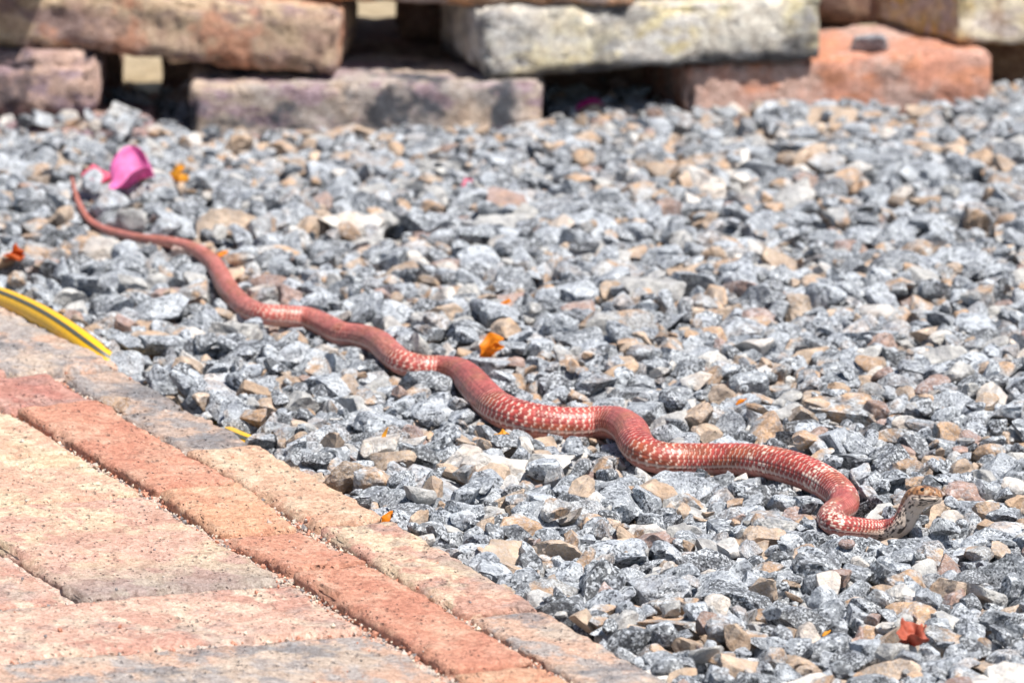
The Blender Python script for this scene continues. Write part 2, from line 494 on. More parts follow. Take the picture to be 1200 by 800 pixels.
stacked(806, 8.612, 0.000, rad(14), rad(-0.6), 'salmon', 'bright salmon red brick resting on the gravel below the limewashed brick', 106, 'L', T=0.053, L=0.252)
stacked(1122, 8.69, 0.058, rad(30), rad(5), 'yellowwash', 'yellow and white blotched brick turned across the salmon brick', 107, 'L')
stacked(742, 8.580, 0.1065, rad(-4), rad(0.6), 'orangegrey', 'grey brick with orange end bridging the brown and limewashed bricks', 108, 'R')
stacked(62, 8.545, 0.132, rad(2), rad(4), 'dullbrown', 'brick overhanging the left half of the tilted brown brick', 109, 'R')
stacked(905, 8.63, 0.1100, rad(8), rad(0.4), 'salmon', 'red brick on the far end of the limewashed brick', 110, 'R', L=0.13)
# further rows behind, seen through the gaps
stacked(143, 8.735, 0.0, rad(1), 0, 'dullbrown', 'brown brick on the ground behind the mauve brick', 121, 'R', fine=False)
stacked(188, 8.735, 0.0, rad(-1), 0, 'dullbrown', 'brown brick on the ground behind the grey stained brick', 122, 'L', fine=False)
stacked(612, 8.74, 0.0, rad(2), 0, 'dullbrown', 'brown brick on the ground in the dark gap under the limewashed brick', 123, 'L', fine=False)
stacked(1035, 8.80, 0.0, rad(0), 0, 'dullbrown', 'brown brick on the ground behind the salmon red brick', 124, 'L', fine=False)
stacked(409, 8.742, 0.0525, rad(0), 0, 'brown', 'brown brick behind the tilted brown brick beside the open gap', 125, 'R', fine=False)
stacked(467, 8.742, 0.0525, rad(0), 0, 'dullbrown', 'dark brown brick behind the limewashed brick beside the open gap', 126, 'L', fine=False)
stacked(952, 8.80, 0.0535, rad(1), 0, 'dullbrown', 'dark brown brick behind the yellow blotched brick', 127, 'L', fine=False)
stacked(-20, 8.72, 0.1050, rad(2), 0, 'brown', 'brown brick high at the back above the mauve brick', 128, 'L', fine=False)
stacked(420, 8.72, 0.1050, rad(-2), 0, 'mauve', 'mauve brick bridging the open gap at the back', 129, 'L', fine=False)
stacked(845, 8.79, 0.1060, rad(1), 0, 'orangegrey', 'orange grey brick laid over the rear gap behind the red one', 130, 'L', fine=False)

# ------------------------------------------------------------------ snake path (photo pixels -> ground)
GRAV = 0.0235           # mean level of the gravel surface
snake_px = [  # u, v, body width in pixels
    (84, 208, 4), (88, 226, 6), (94, 242, 8), (104, 258, 9.5), (120, 268, 10.5), (142, 275, 12), (166, 280, 13), (192, 283, 14.5),
    (216, 288, 16.5), (236, 297, 19), (249, 308, 22), (257, 320, 24), (264, 334, 26), (276, 350, 27), (290, 362, 28), (310, 369, 28),
    (336, 371, 29), (362, 374, 30), (383, 383, 31), (402, 392, 32), (424, 395, 32), (444, 402, 33), (457, 414, 34), (472, 425, 34),
    (494, 431, 33), (518, 432, 33), (538, 436, 36), (552, 447, 40), (566, 463, 43), (584, 479, 45), (610, 490, 46), (640, 496, 46),
    (672, 498, 45), (702, 496, 44), (724, 497, 44), (739, 506, 45), (745, 519, 45), (756, 531, 44), (778, 538, 43), (806, 539, 43),
    (838, 539, 43), (868, 539, 43), (898, 542, 44), (928, 549, 45), (954, 559, 44), (975, 571, 43), (988, 584, 40), (987, 595, 37),
    (976, 602, 34), (972, 609, 32), (981, 615, 30), (998, 618, 28), (1018, 620, 27), (1036, 621, 26)]
ctrl = []; crad = []
for i, (u, v, w) in enumerate(snake_px):
    ppm = F / 7.6
    for _ in range(2):
        r = 0.5 * w * 0.91 / ppm
        z = GRAV + r - 0.003 + 0.0025 * math.sin(i * 0.9 + 1.0)
        p = ground(u, v, z)
        ppm = F / (p.y * CP + (H - z) * SP)
    ctrl.append(p); crad.append(r)
base = ctrl[-1]
# raised neck and head: offsets from the last body point lying on the gravel
for (dx, dy, dz, r) in ((0.0065, -0.003, 0.0015, 0.0076), (0.0120, -0.006, 0.0060, 0.0076), (0.0155, -0.007, 0.0125, 0.0075),
                        (0.0180, -0.008, 0.0185, 0.0074), (0.0210, -0.009, 0.0230, 0.0074), (0.0255, -0.0120, 0.0252, 0.0074),
                        (0.0308, -0.0155, 0.0260, 0.0060), (0.0362, -0.0190, 0.0262, 0.0040)):
    ctrl.append(base + Vector((dx, dy, dz))); crad.append(r)

def catmull(P, R, step):
    P = np.array([tuple(p) for p in P]); R = np.array(R)
    Pe = np.vstack([2 * P[0] - P[1], P, 2 * P[-1] - P[-2]])
    Re = np.concatenate([[R[0]], R, [R[-1]]])
    out, ro = [], []
    for i in range(1, len(Pe) - 2):
        t = np.linspace(0, 1, 60, endpoint=False)[:, None]
        a, b, c, d = Pe[i - 1], Pe[i], Pe[i + 1], Pe[i + 2]
        out.append(0.5 * ((2 * b) + (c - a) * t + (2 * a - 5 * b + 4 * c - d) * t ** 2 + (3 * b - a - 3 * c + d) * t ** 3))
        ro.append(Re[i] + (Re[i + 1] - Re[i]) * t[:, 0])
    out = np.vstack(out + [P[-1:]]); ro = np.concatenate(ro + [R[-1:]])
    sl = np.concatenate([[0], np.cumsum(np.linalg.norm(np.diff(out, axis=0), axis=1))])
    n = int(sl[-1] / step)
    q = np.linspace(0, sl[-1], n)
    res = np.stack([np.interp(q, sl, out[:, k]) for k in range(3)], -1)
    return res, np.interp(q, sl, ro), q
cl, cr, cs = catmull(ctrl, crad, 0.0007)
ker = np.ones(21) / 21
def smooth_arr(a, n=2):
    for _ in range(n):
        a = np.convolve(np.pad(a, 10, mode='edge'), ker, mode='valid')
    return a
cr = smooth_arr(cr)

# ------------------------------------------------------------------ hose path
hose_px = [(-150, 318, 0.030), (-70, 331, 0.032), (-20, 344, 0.035), (20, 358, 0.037), (55, 375, 0.037), (85, 394, 0.034), (110, 413, 0.028), (132, 432, 0.018),
           (158, 452, 0.004), (200, 478, -0.004), (245, 503, 0.000), (268, 514, 0.012), (284, 521, 0.0175), (300, 527, 0.0165), (318, 535, 0.006), (340, 546, 0.000)]
hctrl = [ground(u, v, z) for u, v, z in hose_px]
hl, hr, hs = catmull(hctrl, [0.0085] * len(hctrl), 0.003)

# ------------------------------------------------------------------ gravel: packed stone by stone on a height map
CELL = 0.0025
GX0, GX1, GY0, GY1 = -0.72, 0.76, 6.36, 8.74
NX, NY = int((GX1 - GX0) / CELL), int((GY1 - GY0) / CELL)
gx = GX0 + (np.arange(NX) + 0.5) * CELL
gy = GY0 + (np.arange(NY) + 0.5) * CELL
XX, YY = np.meshgrid(gx, gy, indexing='ij')
hm = np.full((NX, NY), GZ)
ceil = np.full((NX, NY), 0.038)                       # nothing may rise above this
near_wall = np.clip((YY - 8.30) / 0.2, 0, 1)
ceil -= 0.013 * near_wall
ceil += 0.006 * vnoise(np.stack([XX.ravel(), YY.ravel(), 0 * XX.ravel()], -1), 9, 77).reshape(NX, NY)
tc = (XX - PO.x) * PV.x + (YY - PO.y) * PV.y
sc_ = (XX - PO.x) * E.x + (YY - PO.y) * E.y
pav = tc < PAVE_EDGE + 0.002
ceil[pav] = -1
for (loc, yaw, L, W) in stack_boxes:
    if loc.z > 0.03: continue
    c, s_ = math.cos(yaw), math.sin(yaw)
    lx = (XX - loc.x) * c + (YY - loc.y) * s_
    ly = -(XX - loc.x) * s_ + (YY - loc.y) * c
    inside = (np.abs(lx) < L / 2 + 0.002) & (np.abs(ly) < W / 2 + 0.002)
    if loc.z < -0.02:                       # the sunken brick: stones may lie on its front strip
        strip = inside & (YY < 8.552)
        hm[strip] = loc.z + 0.052; ceil[strip] = 0.030
        inside = inside & ~strip
    ceil[inside] = np.minimum(ceil[inside], loc.z - 0.002)
def carve(path, radii, stepn, slack):
    for k in range(0, len(path), stepn):
        x, y, z = path[k]; r = radii[k]
        i0, i1 = int((x - r - GX0) / CELL), int((x + r - GX0) / CELL) + 1
        j0, j1 = int((y - r - GY0) / CELL), int((y + r - GY0) / CELL) + 1
        if i0 < 0 or j0 < 0 or i1 >= NX or j1 >= NY: continue
        d2 = (XX[i0:i1, j0:j1] - x) ** 2 + (YY[i0:i1, j0:j1] - y) ** 2
        bot = np.where(d2 < r * r, z - np.sqrt(np.maximum(r * r - d2, 0)) + slack, 9)
        ceil[i0:i1, j0:j1] = np.minimum(ceil[i0:i1, j0:j1], bot)
ncut = int(np.searchsorted(cs, cs[-1] - 0.045))
carve(cl[:ncut], cr[:ncut], 4, 0.0015)
hdeep = [k for k in range(len(hl)) if hl[k][2] > 0.015]
carve(hl[hdeep], hr[hdeep], 1, 0.0015)
# the stones right in front of the snake lie low enough to leave it in view
los = vnoise(np.stack([XX.ravel(), YY.ravel(), 0 * XX.ravel()], -1), 30, 78).reshape(NX, NY)
for k in range(0, len(cl), 3):
    x, y, z = cl[k]; r = cr[k]
    i0, i1 = int((x - r - GX0) / CELL), int((x + r - GX0) / CELL) + 1
    j0, j1 = int((y - 0.16 - GY0) / CELL), int((y - GY0) / CELL)
    if k > ncut: z = min(z, cl[ncut][2])
    lim = z - 0.50 * r + 0.2 * (y - YY[i0:i1, j0:j1]) + 0.5 * r * np.clip(los[i0:i1, j0:j1], -0.4, 0.9 if k < len(cl) * 0.85 else 0.0)
    ceil[i0:i1, j0:j1] = np.minimum(ceil[i0:i1, j0:j1], lim)

def icosphere(sub):
    import bmesh
    bm = bmesh.new()
    bmesh.ops.create_icosphere(bm, subdivisions=sub, radius=1.0)
    v = np.array([tuple(x.co) for x in bm.verts]); f = np.array([[x.index for x in p.verts] for p in bm.faces])
    bm.free()
    return v, f
ICO = {k: icosphere(k + 1) for k in (1, 2, 3)}
NPROTO = 70
protos = []
for k in range(NPROTO):
    pr = np.random.default_rng(500 + k)
    npl = pr.integers(7, 11)
    N = pr.normal(size=(npl, 3)); N /= np.linalg.norm(N, axis=1, keepdims=True)
    D = pr.uniform(0.34, 0.72, npl)
    axes = np.array([1.0, pr.uniform(0.58, 0.92), pr.uniform(0.40, 0.75)])
    lv = {}
    for sub in (1, 2, 3):
        v = ICO[sub][0].copy()
        for _ in range(3):
            for n, d in zip(N, D):
                v -= np.maximum(0, v @ n - d)[:, None] * n
        v = v * axes
        v *= (1 + 0.07 * vnoise(v, 1.6, k) + 0.075 * vnoise(v, 4.0, k + 90) + (0.055 * vnoise(v, 8.5, k + 50) if sub > 1 else 0))[:, None]
        lv[sub] = v
    ext = lv[3].max(0) - lv[3].min(0)
    mid = (lv[3].max(0) + lv[3].min(0)) / 2
    for sub in lv: lv[sub] = (lv[sub] - mid) / ext[0]
    v, f = lv[1], ICO[1][1]
    nn = np.cross(v[f[:, 1]] - v[f[:, 0]], v[f[:, 2]] - v[f[:, 0]])
    nn /= np.maximum(np.linalg.norm(nn, axis=1, keepdims=True), 1e-12)
    dd = np.einsum('ij,ij->i', nn, v[f[:, 0]])
    # outward offset so the low hull encloses the finer shape on average
    protos.append((lv, nn, dd))

def stone_colour(kind, r):
    if kind == 'grey':
        gq = r.uniform(0.24, 0.54); return (gq * 0.93, gq * 1.0, gq * 1.09), r.uniform(0.75, 1.0), (r.uniform(0.0, 0.5) if r.random() < .3 else 0)
    if kind == 'dark':
        gq = r.uniform(0.10, 0.20); return (gq * 0.95, gq * 1.0, gq * 1.08), r.uniform(0.7, 1.0), 0
    if kind == 'tan':
        k = r.uniform(0.8, 1.15); return (0.53 * k, 0.410 * k, 0.310 * k), r.uniform(0.05, 0.35), r.uniform(0, 0.8)
    if kind == 'two':
        gq = r.uniform(0.30, 0.5); return (gq, gq * 0.98, gq * 0.96), r.uniform(0.5, 0.9), 1.0
    if kind == 'white':
        k = r.uniform(0.9, 1.05); return (0.70 * k, 0.67 * k, 0.63 * k), r.uniform(0.1, 0.3), r.uniform(0, 0.4)
    if kind == 'pale':
        k = r.uniform(0.85, 1.1); return (0.52 * k, 0.51 * k, 0.49 * k), r.uniform(0.1, 0.35), 0
    k = r.uniform(0.8, 1.1); return (0.40 * k, 0.27 * k, 0.23 * k), r.uniform(0.2, 0.5), 0.2
KINDS = ['grey', 'dark', 'tan', 'two', 'white', 'pale', 'rosy']
KP = [0.52, 0.14, 0.09, 0.13, 0.04, 0.05, 0.03]

stones = []
idmap = np.full((NX, NY), -1, dtype=np.int32)

def footprint(pi, R, size):
    lv, nn, dd = protos[pi]
    n = nn @ R.T; d = dd * size
    v = (lv[1] @ R.T) * size
    ex, ey = np.abs(v[:, 0]).max(), np.abs(v[:, 1]).max()
    a, b = int(ex / CELL) + 1, int(ey / CELL) + 1
    x = np.arange(-a, a + 1) * CELL; y = np.arange(-b, b + 1) * CELL
    X, Y = np.meshgrid(x, y, indexing='ij')
    up = n[:, 2] > 0.08; dn = n[:, 2] < -0.08
    lin = n[:, 0][:, None, None] * X + n[:, 1][:, None, None] * Y
    top = ((d[up][:, None, None] - lin[up]) / n[up, 2][:, None, None]).min(0)
    bot = ((d[dn][:, None, None] - lin[dn]) / n[dn, 2][:, None, None]).max(0)
    return a, b, top, bot, top > bot + 0.0005

def random_rot(r):
    yaw = r.uniform(0, 2 * math.pi)
    tx, ty = r.normal(0, 0.38), r.normal(0, 0.38)
    return np.array(Euler((tx, ty, 0)).to_matrix()) , np.array(Euler((0, 0, yaw)).to_matrix())

def try_place(x, y, size, pi, r, kind, ncand, jit, feat=False, zmax_extra=0.0, maxtop=None):
    A, Bm = random_rot(r)
    R = A @ Bm
    a, b, top, bot, msk = footprint(pi, R, size)
    best = None
    for c in range(ncand):
        i = int((x + (r.uniform(-jit, jit) if c else 0) - GX0) / CELL)
        j = int((y + (r.uniform(-jit, jit) if c else 0) - GY0) / CELL)
        if i - a < 0 or j - b < 0 or i + a >= NX or j + b >= NY: continue
        hh = hm[i - a:i + a + 1, j - b:j + b + 1]
        diff = (hh - bot)[msk]
        if diff.size < 4: continue
        z = np.partition(diff, int(diff.size * 0.93))[int(diff.size * 0.93)]
        cc = ceil[i - a:i + a + 1, j - b:j + b + 1]
        over = ((z + top) - cc)[msk]
        if over.max() > zmax_extra: continue
        if maxtop is not None and (z + top)[msk].max() > maxtop: continue
        sc = z + 0.25 * top[msk].max()
        if best is None or sc < best[0]:
            best = (sc, i, j, z)
    if best is None: return False
    _, i, j, z = best
    sl = (slice(i - a, i + a + 1), slice(j - b, j + b + 1))
    nt_ = z + top
    upd = msk & (nt_ > hm[sl])
    hm[sl][upd] = nt_[upd]
    idmap[sl][upd] = len(stones)
    col, spk, tn = stone_colour(kind, r)
    stones.append(dict(p=(GX0 + (i + .5) * CELL, GY0 + (j + .5) * CELL, z), R=R, size=size, pi=pi, kind=kind, col=col, spk=spk, tan=tn,
                       seed=r.random(), feat=feat))
    return True

def in_view(x, y, m=40):
    u, v, _ = project(np.array([[x, y, 0.02]]))
    return -m < u[0] < 1200 + m and -m < v[0] < 800 + m

def layer(spacing, size_fn, ncand, jit, margin=True, maxtop=None):
    pts = []
    nx, ny = int((GX1 - GX0) / spacing), int((GY1 - GY0) / spacing)
    for i in range(nx):
        for j in range(ny):
            x = GX0 + (i + rng.random()) * spacing; y = GY0 + (j + rng.random()) * spacing
            if (x - PO.x) * PV.x + (y - PO.y) * PV.y < PAVE_EDGE: continue
            if not margin and not in_view(x, y): continue
            pts.append((x, y))
    order = rng.permutation(len(pts))
    for k in order:
        x, y = pts[k]
        try_place(x, y, size_fn(), int(rng.integers(NPROTO)), rng, KINDS[rng.choice(len(KINDS), p=KP)], ncand, jit, maxtop=maxtop)

def sz(mu, sd, lo, hi):
    return lambda: float(np.clip(rng.lognormal(math.log(mu), sd), lo, hi))

layer(0.021, sz(0.024, 0.25, 0.014, 0.036), 3, 0.006)
# stones one can single out in the photograph: column, row, width in pixels, kind
FEAT = [(762, 592, 74, 'grey'), (985, 700, 62, 'two'), (988, 402, 78, 'grey'), (668, 218, 44, 'tan'), (436, 211, 46, 'tan'),
        (320, 142, 50, 'tan'), (288, 196, 52, 'tan'), (211, 342, 56, 'pale'), (886, 448, 80, 'white'), (659, 474, 36, 'white'),
        (1158, 768, 56, 'white'), (752, 748, 40, 'tan'), (632, 612, 62, 'grey'), (600, 650, 60, 'tan'), (668, 655, 48, 'tan'),
        (590, 340, 66, 'tan'), (545, 482, 60, 'tan'), (515, 460, 64, 'dark'), (420, 552, 66, 'pale'), (330, 452, 70, 'tan'),
        (378, 400, 50, 'pale'), (720, 516, 40, 'dark'), (790, 560, 58, 'dark'), (876, 580, 50, 'dark'), (935, 608, 60, 'tan'),
        (880, 595, 44, 'pale'), (1000, 640, 90, 'tan'), (820, 665, 66, 'tan'), (860, 660, 56, 'two'), (925, 685, 84, 'grey'),
        (1095, 668, 64, 'tan'), (1130, 600, 60, 'pale'), (1020, 560, 48, 'tan'), (1082, 528, 60, 'two'), (1090, 525, 50, 'tan'),
        (1180, 612, 60, 'tan'), (840, 700, 66, 'white'), (730, 640, 60, 'grey'), (700, 700, 84, 'dark'), (780, 720, 80, 'grey'),
        (1000, 775, 90, 'grey'), (900, 790, 80, 'dark'), (1060, 800, 70, 'grey'), (600, 380, 44, 'grey'), (700, 575, 60, 'dark'),
        (660, 560, 70, 'grey'), (620, 575, 50, 'two'), (545, 640, 44, 'tan'), (525, 585, 56, 'pale'), (460, 580, 60, 'two'),
        (838, 318, 70, 'tan'), (790, 285, 56, 'two'), (1040, 305, 60, 'tan'), (1120, 410, 50, 'dark'), (1090, 470, 60, 'two'),
        (1185, 480, 50, 'two'), (930, 500, 50, 'dark'), (990, 500, 60, 'pale'), (860, 500, 60, 'pale'), (880, 470, 56, 'grey'),
        (1010, 160, 46, 'pale'), (1060, 130, 54, 'tan'), (1105, 130, 28, 'white'), (950, 118, 34, 'white'), (660, 145, 46, 'tan'),
        (935, 152, 44, 'tan'), (850, 200, 50, 'tan'), (730, 195, 30, 'rosy'), (780, 150, 50, 'two'), (392, 168, 46, 'tan'),
        (270, 155, 40, 'tan'), (230, 155, 36, 'dark'), (140, 130, 40, 'grey'), (270, 235, 60, 'pale'), (480, 265, 26, 'white'),
        (505, 245, 60, 'pale'), (680, 290, 44, 'two'), (575, 180, 40, 'grey'), (480, 225, 44, 'grey'), (120, 290, 60, 'tan'),
        (60, 205, 40, 'white'), (40, 320, 56, 'rosy'), (170, 320, 40, 'white'), (140, 405, 90, 'grey'), (205, 410, 44, 'tan'),
        (235, 500, 50, 'white'), (255, 492, 40, 'white'), (290, 480, 60, 'grey'), (600, 555, 70, 'tan'), (1190, 660, 60, 'grey'),
        (1120, 730, 60, 'grey'), (1160, 690, 60, 'tan'), (880, 735, 56, 'white'), (950, 745, 60, 'dark'), (680, 770, 70, 'grey')]
fr = np.random.default_rng(99)
for (u, v, w, kind) in FEAT:
    p = ground(u, v, 0.036 if v < 175 else 0.022)
    size = w / (F / p.y) * 1.12
    for att in range(14):
        if try_place(p.x, p.y, size * (0.97 ** att), int(fr.integers(NPROTO)), fr, kind, 5, 0.006, True, 0.032 if v < 175 else 0.009):
            break
layer(0.026, sz(0.041, 0.27, 0.022, 0.064), 6, 0.012)
layer(0.024, sz(0.031, 0.25, 0.018, 0.048), 6, 0.012)
layer(0.018, sz(0.020, 0.28, 0.011, 0.032), 5, 0.010, margin=False)
layer(0.013, sz(0.0115, 0.28, 0.006, 0.019), 4, 0.007, margin=False, maxtop=0.031)

# the 300 stones that show largest become individuals
NST = len(stones)
cnt = np.bincount(idmap[idmap >= 0].ravel(), minlength=NST).astype(float)
P3 = np.array([s['p'] for s in stones]); SZ = np.array([s['size'] for s in stones])
U, V, DEP = project(P3)
vis = (U > 8) & (U < 1192) & (V > 20) & (V < 792)
score = np.where(vis, cnt * CELL * CELL * (F / DEP) ** 2 * (0.5 + 0.5 * np.clip((P3[:, 2] - 0.0) / 0.02, 0, 1.5)), 0)
solo = set(np.argsort(-score)[:300].tolist())
snake_xy = cl[::20, :2]
proto_me = {}
NAMEK = {'grey': 'speckled grey', 'dark': 'dark grey', 'tan': 'tan', 'two': 'grey-and-tan',
         'white': 'white', 'pale': 'plain pale grey', 'rosy': 'reddish brown'}
for k in sorted(solo):
    s = stones[k]
    me = proto_me.get(s['pi'])
    if me is None:
        me = np_mesh('gravel_stone', protos[s['pi']][0][3], ICO[3][1], M_STONE_OBJ)
        proto_me[s['pi']] = me
    o = bpy.data.objects.new('gravel_stone', me)
    COL.objects.link(o)
    o.matrix_world = Matrix.Translation(s['p']) @ Matrix(s['R'].tolist()).to_4x4() @ Matrix.Scale(s['size'], 4)
    o.color = (*s['col'], 1)
    o['stone_speck'] = float(s['spk']); o['stone_tan'] = float(s['tan'])
    p = np.array(s['p'][:2])
    ds = np.linalg.norm(snake_xy - p, axis=1); di = int(np.argmin(ds)); fr_ = di / len(snake_xy)
    seg = ('tail tip' if fr_ < 0.1 else 'tail' if fr_ < 0.27 else 'hind body' if fr_ < 0.42 else 'middle body' if fr_ < 0.58
           else 'fore body' if fr_ < 0.78 else 'front bend' if fr_ < 0.93 else 'neck and head')
    tq = (p[0] - PO.x) * PV.x + (p[1] - PO.y) * PV.y
    left = p[0] < snake_xy[di][0] - 0.01
    if ds[di] < 0.034: where = f"touching the {seg} of the snake"
    elif tq < PAVE_EDGE + 0.05: where = f"against the brick edging opposite the snake's {seg}"
    elif p[1] > 8.35: where = f"below the stack {'near the pink bract' if p[0] < -0.1 else 'under the limewashed brick' if p[0] < 0.2 else 'by the salmon brick'}"
    elif left or p[1] < 6.95: where = f"on the paving side of the snake's {seg}"
    else: where = (f"in open gravel well beyond the snake's {seg}" if ds[di] > 0.16 else f"just beyond the snake's {seg}")
    ex = protos[s['pi']][0][3]; ex = ex.max(0) - ex.min(0)
    shape = 'long' if ex[1] < 0.68 else ('flat' if ex[2] < 0.52 else ('blocky' if ex[2] > 0.66 else 'angular'))
    tone = ''
    if s['kind'] == 'grey': tone = 'pale ' if s['col'][0] > 0.33 else 'mid '
    size_w = 'large' if s['size'] > 0.042 else ('medium' if s['size'] > 0.032 else 'small')
    tag(o, f"{size_w} {shape} {tone}{NAMEK[s['kind']]} stone {where}", 'stone', 'crushed gravel stones')

def stuff_mesh(keys, sub, name):
    v0, f0 = ICO[sub]
    nv = len(v0)
    VV = np.zeros((len(keys), nv, 3), np.float32)
    for q, k in enumerate(keys):
        s = stones[k]
        VV[q] = (protos[s['pi']][0][sub] @ s['R'].T) * s['size'] + np.array(s['p'])
    FF = (f0[None] + (np.arange(len(keys)) * nv)[:, None, None]).reshape(-1, 3)
    me = np_mesh(name, VV.reshape(-1, 3), FF, M_STONE)
    ca = me.attributes.new('stone_colour', 'FLOAT_COLOR', 'POINT')
    cols = np.ones((len(keys), 4), np.float32); cols[:, :3] = [stones[k]['col'] for k in keys]
    ca.data.foreach_set('color', np.repeat(cols, nv, axis=0).ravel())
    for an, key in (('stone_seed', 'seed'), ('stone_speck', 'spk'), ('stone_tan', 'tan')):
        a = me.attributes.new(an, 'FLOAT', 'POINT')
        a.data.foreach_set('value', np.repeat(np.array([stones[k][key] for k in keys], np.float32), nv))
    return me
rest = [k for k in range(NST) if k not in solo]
seen = [k for k in rest if -30 < U[k] < 1230 and 60 < V[k] < 840 and cnt[k] > 5]
ss_ = set(seen)
hidden = [k for k in rest if k not in ss_]
print('stones', NST, 'seen', len(seen), 'hidden', len(hidden))
tag(link('gravel', stuff_mesh(seen, 2, 'gravel')), 'crushed grey and tan gravel covering the ground around the snake', 'gravel', kind='stuff')
tag(link('gravel', stuff_mesh(hidden, 1, 'gravel_bed')), 'deeper and outlying crushed gravel under the top stones', 'gravel', kind='stuff')

def surf(x, y, r=0.004):
    i, j = int((x - GX0) / CELL), int((y - GY0) / CELL); k = max(1, int(r / CELL))
    return float(hm[max(0, i - k):i + k + 1, max(0, j - k):j + k + 1].max())

# a tan stone chip lying on the edging
chip_p = pave(-0.275, 0.067, 0.0335)
o = link('gravel_stone', np_mesh('gravel_stone', protos[5][0][3] * 0.024, ICO[3][1], M_STONE_OBJ), None, chip_p, (0.2, 0.1, 0.6))
o.color = (0.44, 0.31, 0.22, 1); o['stone_speck'] = 0.3; o['stone_tan'] = 0.3
tag(o, 'tan stone chip lying on top of the grey edging bricks', 'stone')

for (u, v, z, size, pi, col_, lab) in ((1018, 52, 0.0545, 0.026, 9, (0.30, 0.30, 0.33), 'small grey stone chip lying on top of the salmon brick'),
                                      (142, 131, 0.0215, 0.032, 21, (0.42, 0.41, 0.40), 'grey stone lodged in the gap beside the rounded mauve brick')):
    p = ground(u, v, z + size * 0.25)
    o = link('gravel_stone', np_mesh('gravel_stone', protos[pi][0][3] * size, ICO[3][1], M_STONE_OBJ), None, (p.x, p.y, z - size * float(protos[pi][0][3][:, 2].min()) * 0.9), (0.0, 0.1, 0.5))
    o.color = (*col_, 1); o['stone_speck'] = 0.7; o['stone_tan'] = 0.0
    tag(o, lab, 'stone')

# crumbs in the paving joints
crumb_v, crumb_f = ICO[1][0], ICO[1][1]
cv, cf, cc_ = [], [], []
cr_rng = np.random.default_rng(5)
ov = np.array([(1, 0, 0), (-1, 0, 0), (0, 1, 0), (0, -1, 0), (0, 0, 1), (0, 0, -1)], float)
of = np.array([(0, 2, 4), (2, 1, 4), (1, 3, 4), (3, 0, 4), (2, 0, 5), (1, 2, 5), (3, 1, 5), (0, 3, 5)])
nn_ = 0
for k in range(2600):
    s_ = cr_rng.uniform(-0.55, 0.72)
    lane = cr_rng.random()
    if lane < 0.38: t_ = cr_rng.normal(0.0615, 0.003)
    elif lane < 0.76: t_ = cr_rng.normal(-0.003, 0.004)
    elif lane < 0.92:
        s_ = cr_rng.choice([-0.286, -0.143, 0.0, 0.286, 0.429, 0.572]) + cr_rng.normal(0, 0.003); t_ = cr_rng.uniform(-0.29, -0.005)
    else: t_ = cr_rng.uniform(-0.28, 0.11)
    size = cr_rng.lognormal(math.log(0.0010), 0.4)
    zz = 0.0320 if lane >= 0.92 else 0.0278
    R = np.array(Euler(cr_rng.uniform(0, 6, 3)).to_matrix())
    p = pave(s_, t_, zz)
    v = (ov * cr_rng.uniform(0.6, 1.3, (6, 1))) @ R.T * size + np.array(p)
    cv.append(v); cf.append(of + nn_); nn_ += 6
    pc = [(0.48, 0.42, 0.37), (0.46, 0.22, 0.15), (0.58, 0.50, 0.40), (0.20, 0.19, 0.19)][cr_rng.choice(4, p=[.25, .4, .2, .15])]
    cc_.append(np.repeat([(*pc, 1)], 6, axis=0))
t = NT('joint grit')
grit_m = t.done(t.n('ShaderNodeAttribute', attribute_type='GEOMETRY', attribute_name='stone_colour').outputs['Color'], 0.9, 0.2)
gm = np_mesh('joint_grit', np.concatenate(cv), np.concatenate(cf), grit_m)
ca = gm.attributes.new('stone_colour', 'FLOAT_COLOR', 'POINT')
ca.data.foreach_set('color', np.concatenate(cc_).astype(np.float32).ravel())
go = link('joint_grit', gm)
tag(go, 'fine sand crumbs and grit in the joints of the brick paving', 'grit', kind='stuff')

# ------------------------------------------------------------------ snake
NA = 96
n = len(cl)
tan = np.gradient(cl, axis=0)
for k in range(3): tan[:, k] = smooth_arr(tan[:, k], 1)
tan /= np.linalg.norm(tan, axis=1, keepdims=True)
HEADLEN = 0.0265
total = cs[-1]
up_ref = np.tile(np.array([0.0, 0, 1.0]), (n, 1))
neck = np.clip((cs - (total - 0.062)) / 0.030, 0, 1) * (1 - np.clip((cs - (total - 0.030)) / 0.014, 0, 1))
neck = neck * neck * (3 - 2 * neck)
up_ref = up_ref + neck[:, None] * np.array([-0.55, 0.95, -0.1])
headw = np.clip((cs - (total - 0.032)) / 0.012, 0, 1)
up_ref = up_ref + headw[:, None] * np.array([-0.12, 0.35, 0.0])
up = up_ref - np.einsum('ij,ij->i', up_ref, tan)[:, None] * tan
up /= np.linalg.norm(up, axis=1, keepdims=True)
for k in range(3): up[:, k] = smooth_arr(up[:, k], 1)
up = up - np.einsum('ij,ij->i', up, tan)[:, None] * tan
up /= np.linalg.norm(up, axis=1, keepdims=True)
sidev = np.cross(tan, up)                      # the snake's right side
q = np.clip((cs - (total - HEADLEN)) / HEADLEN, 0, 1)
hw = np.interp(q, [0, .15, .32, .5, .65, .8, .92, .975, 1], [.0072, .0080, .0092, .0091, .0079, .0066, .0052, .0036, .0002])
ht = np.interp(q, [0, .15, .32, .5, .65, .8, .92, .975, 1], [.0074, .0076, .0076, .0075, .0070, .0058, .0045, .0030, .0002])
hb = np.interp(q, [0, .15, .32, .5, .65, .8, .92, .975, 1], [.0074, .0076, .0076, .0070, .0061, .0053, .0043, .0030, .0002])
ish = q > 0
wx = np.where(ish, hw, cr); wt = np.where(ish, ht, cr * 1.0); wb = np.where(ish, hb, cr * 0.92)
tip = np.clip(cs / 0.004, 0, 1) ** 0.5
wx, wt, wb = wx * tip, wt * tip, wb * tip
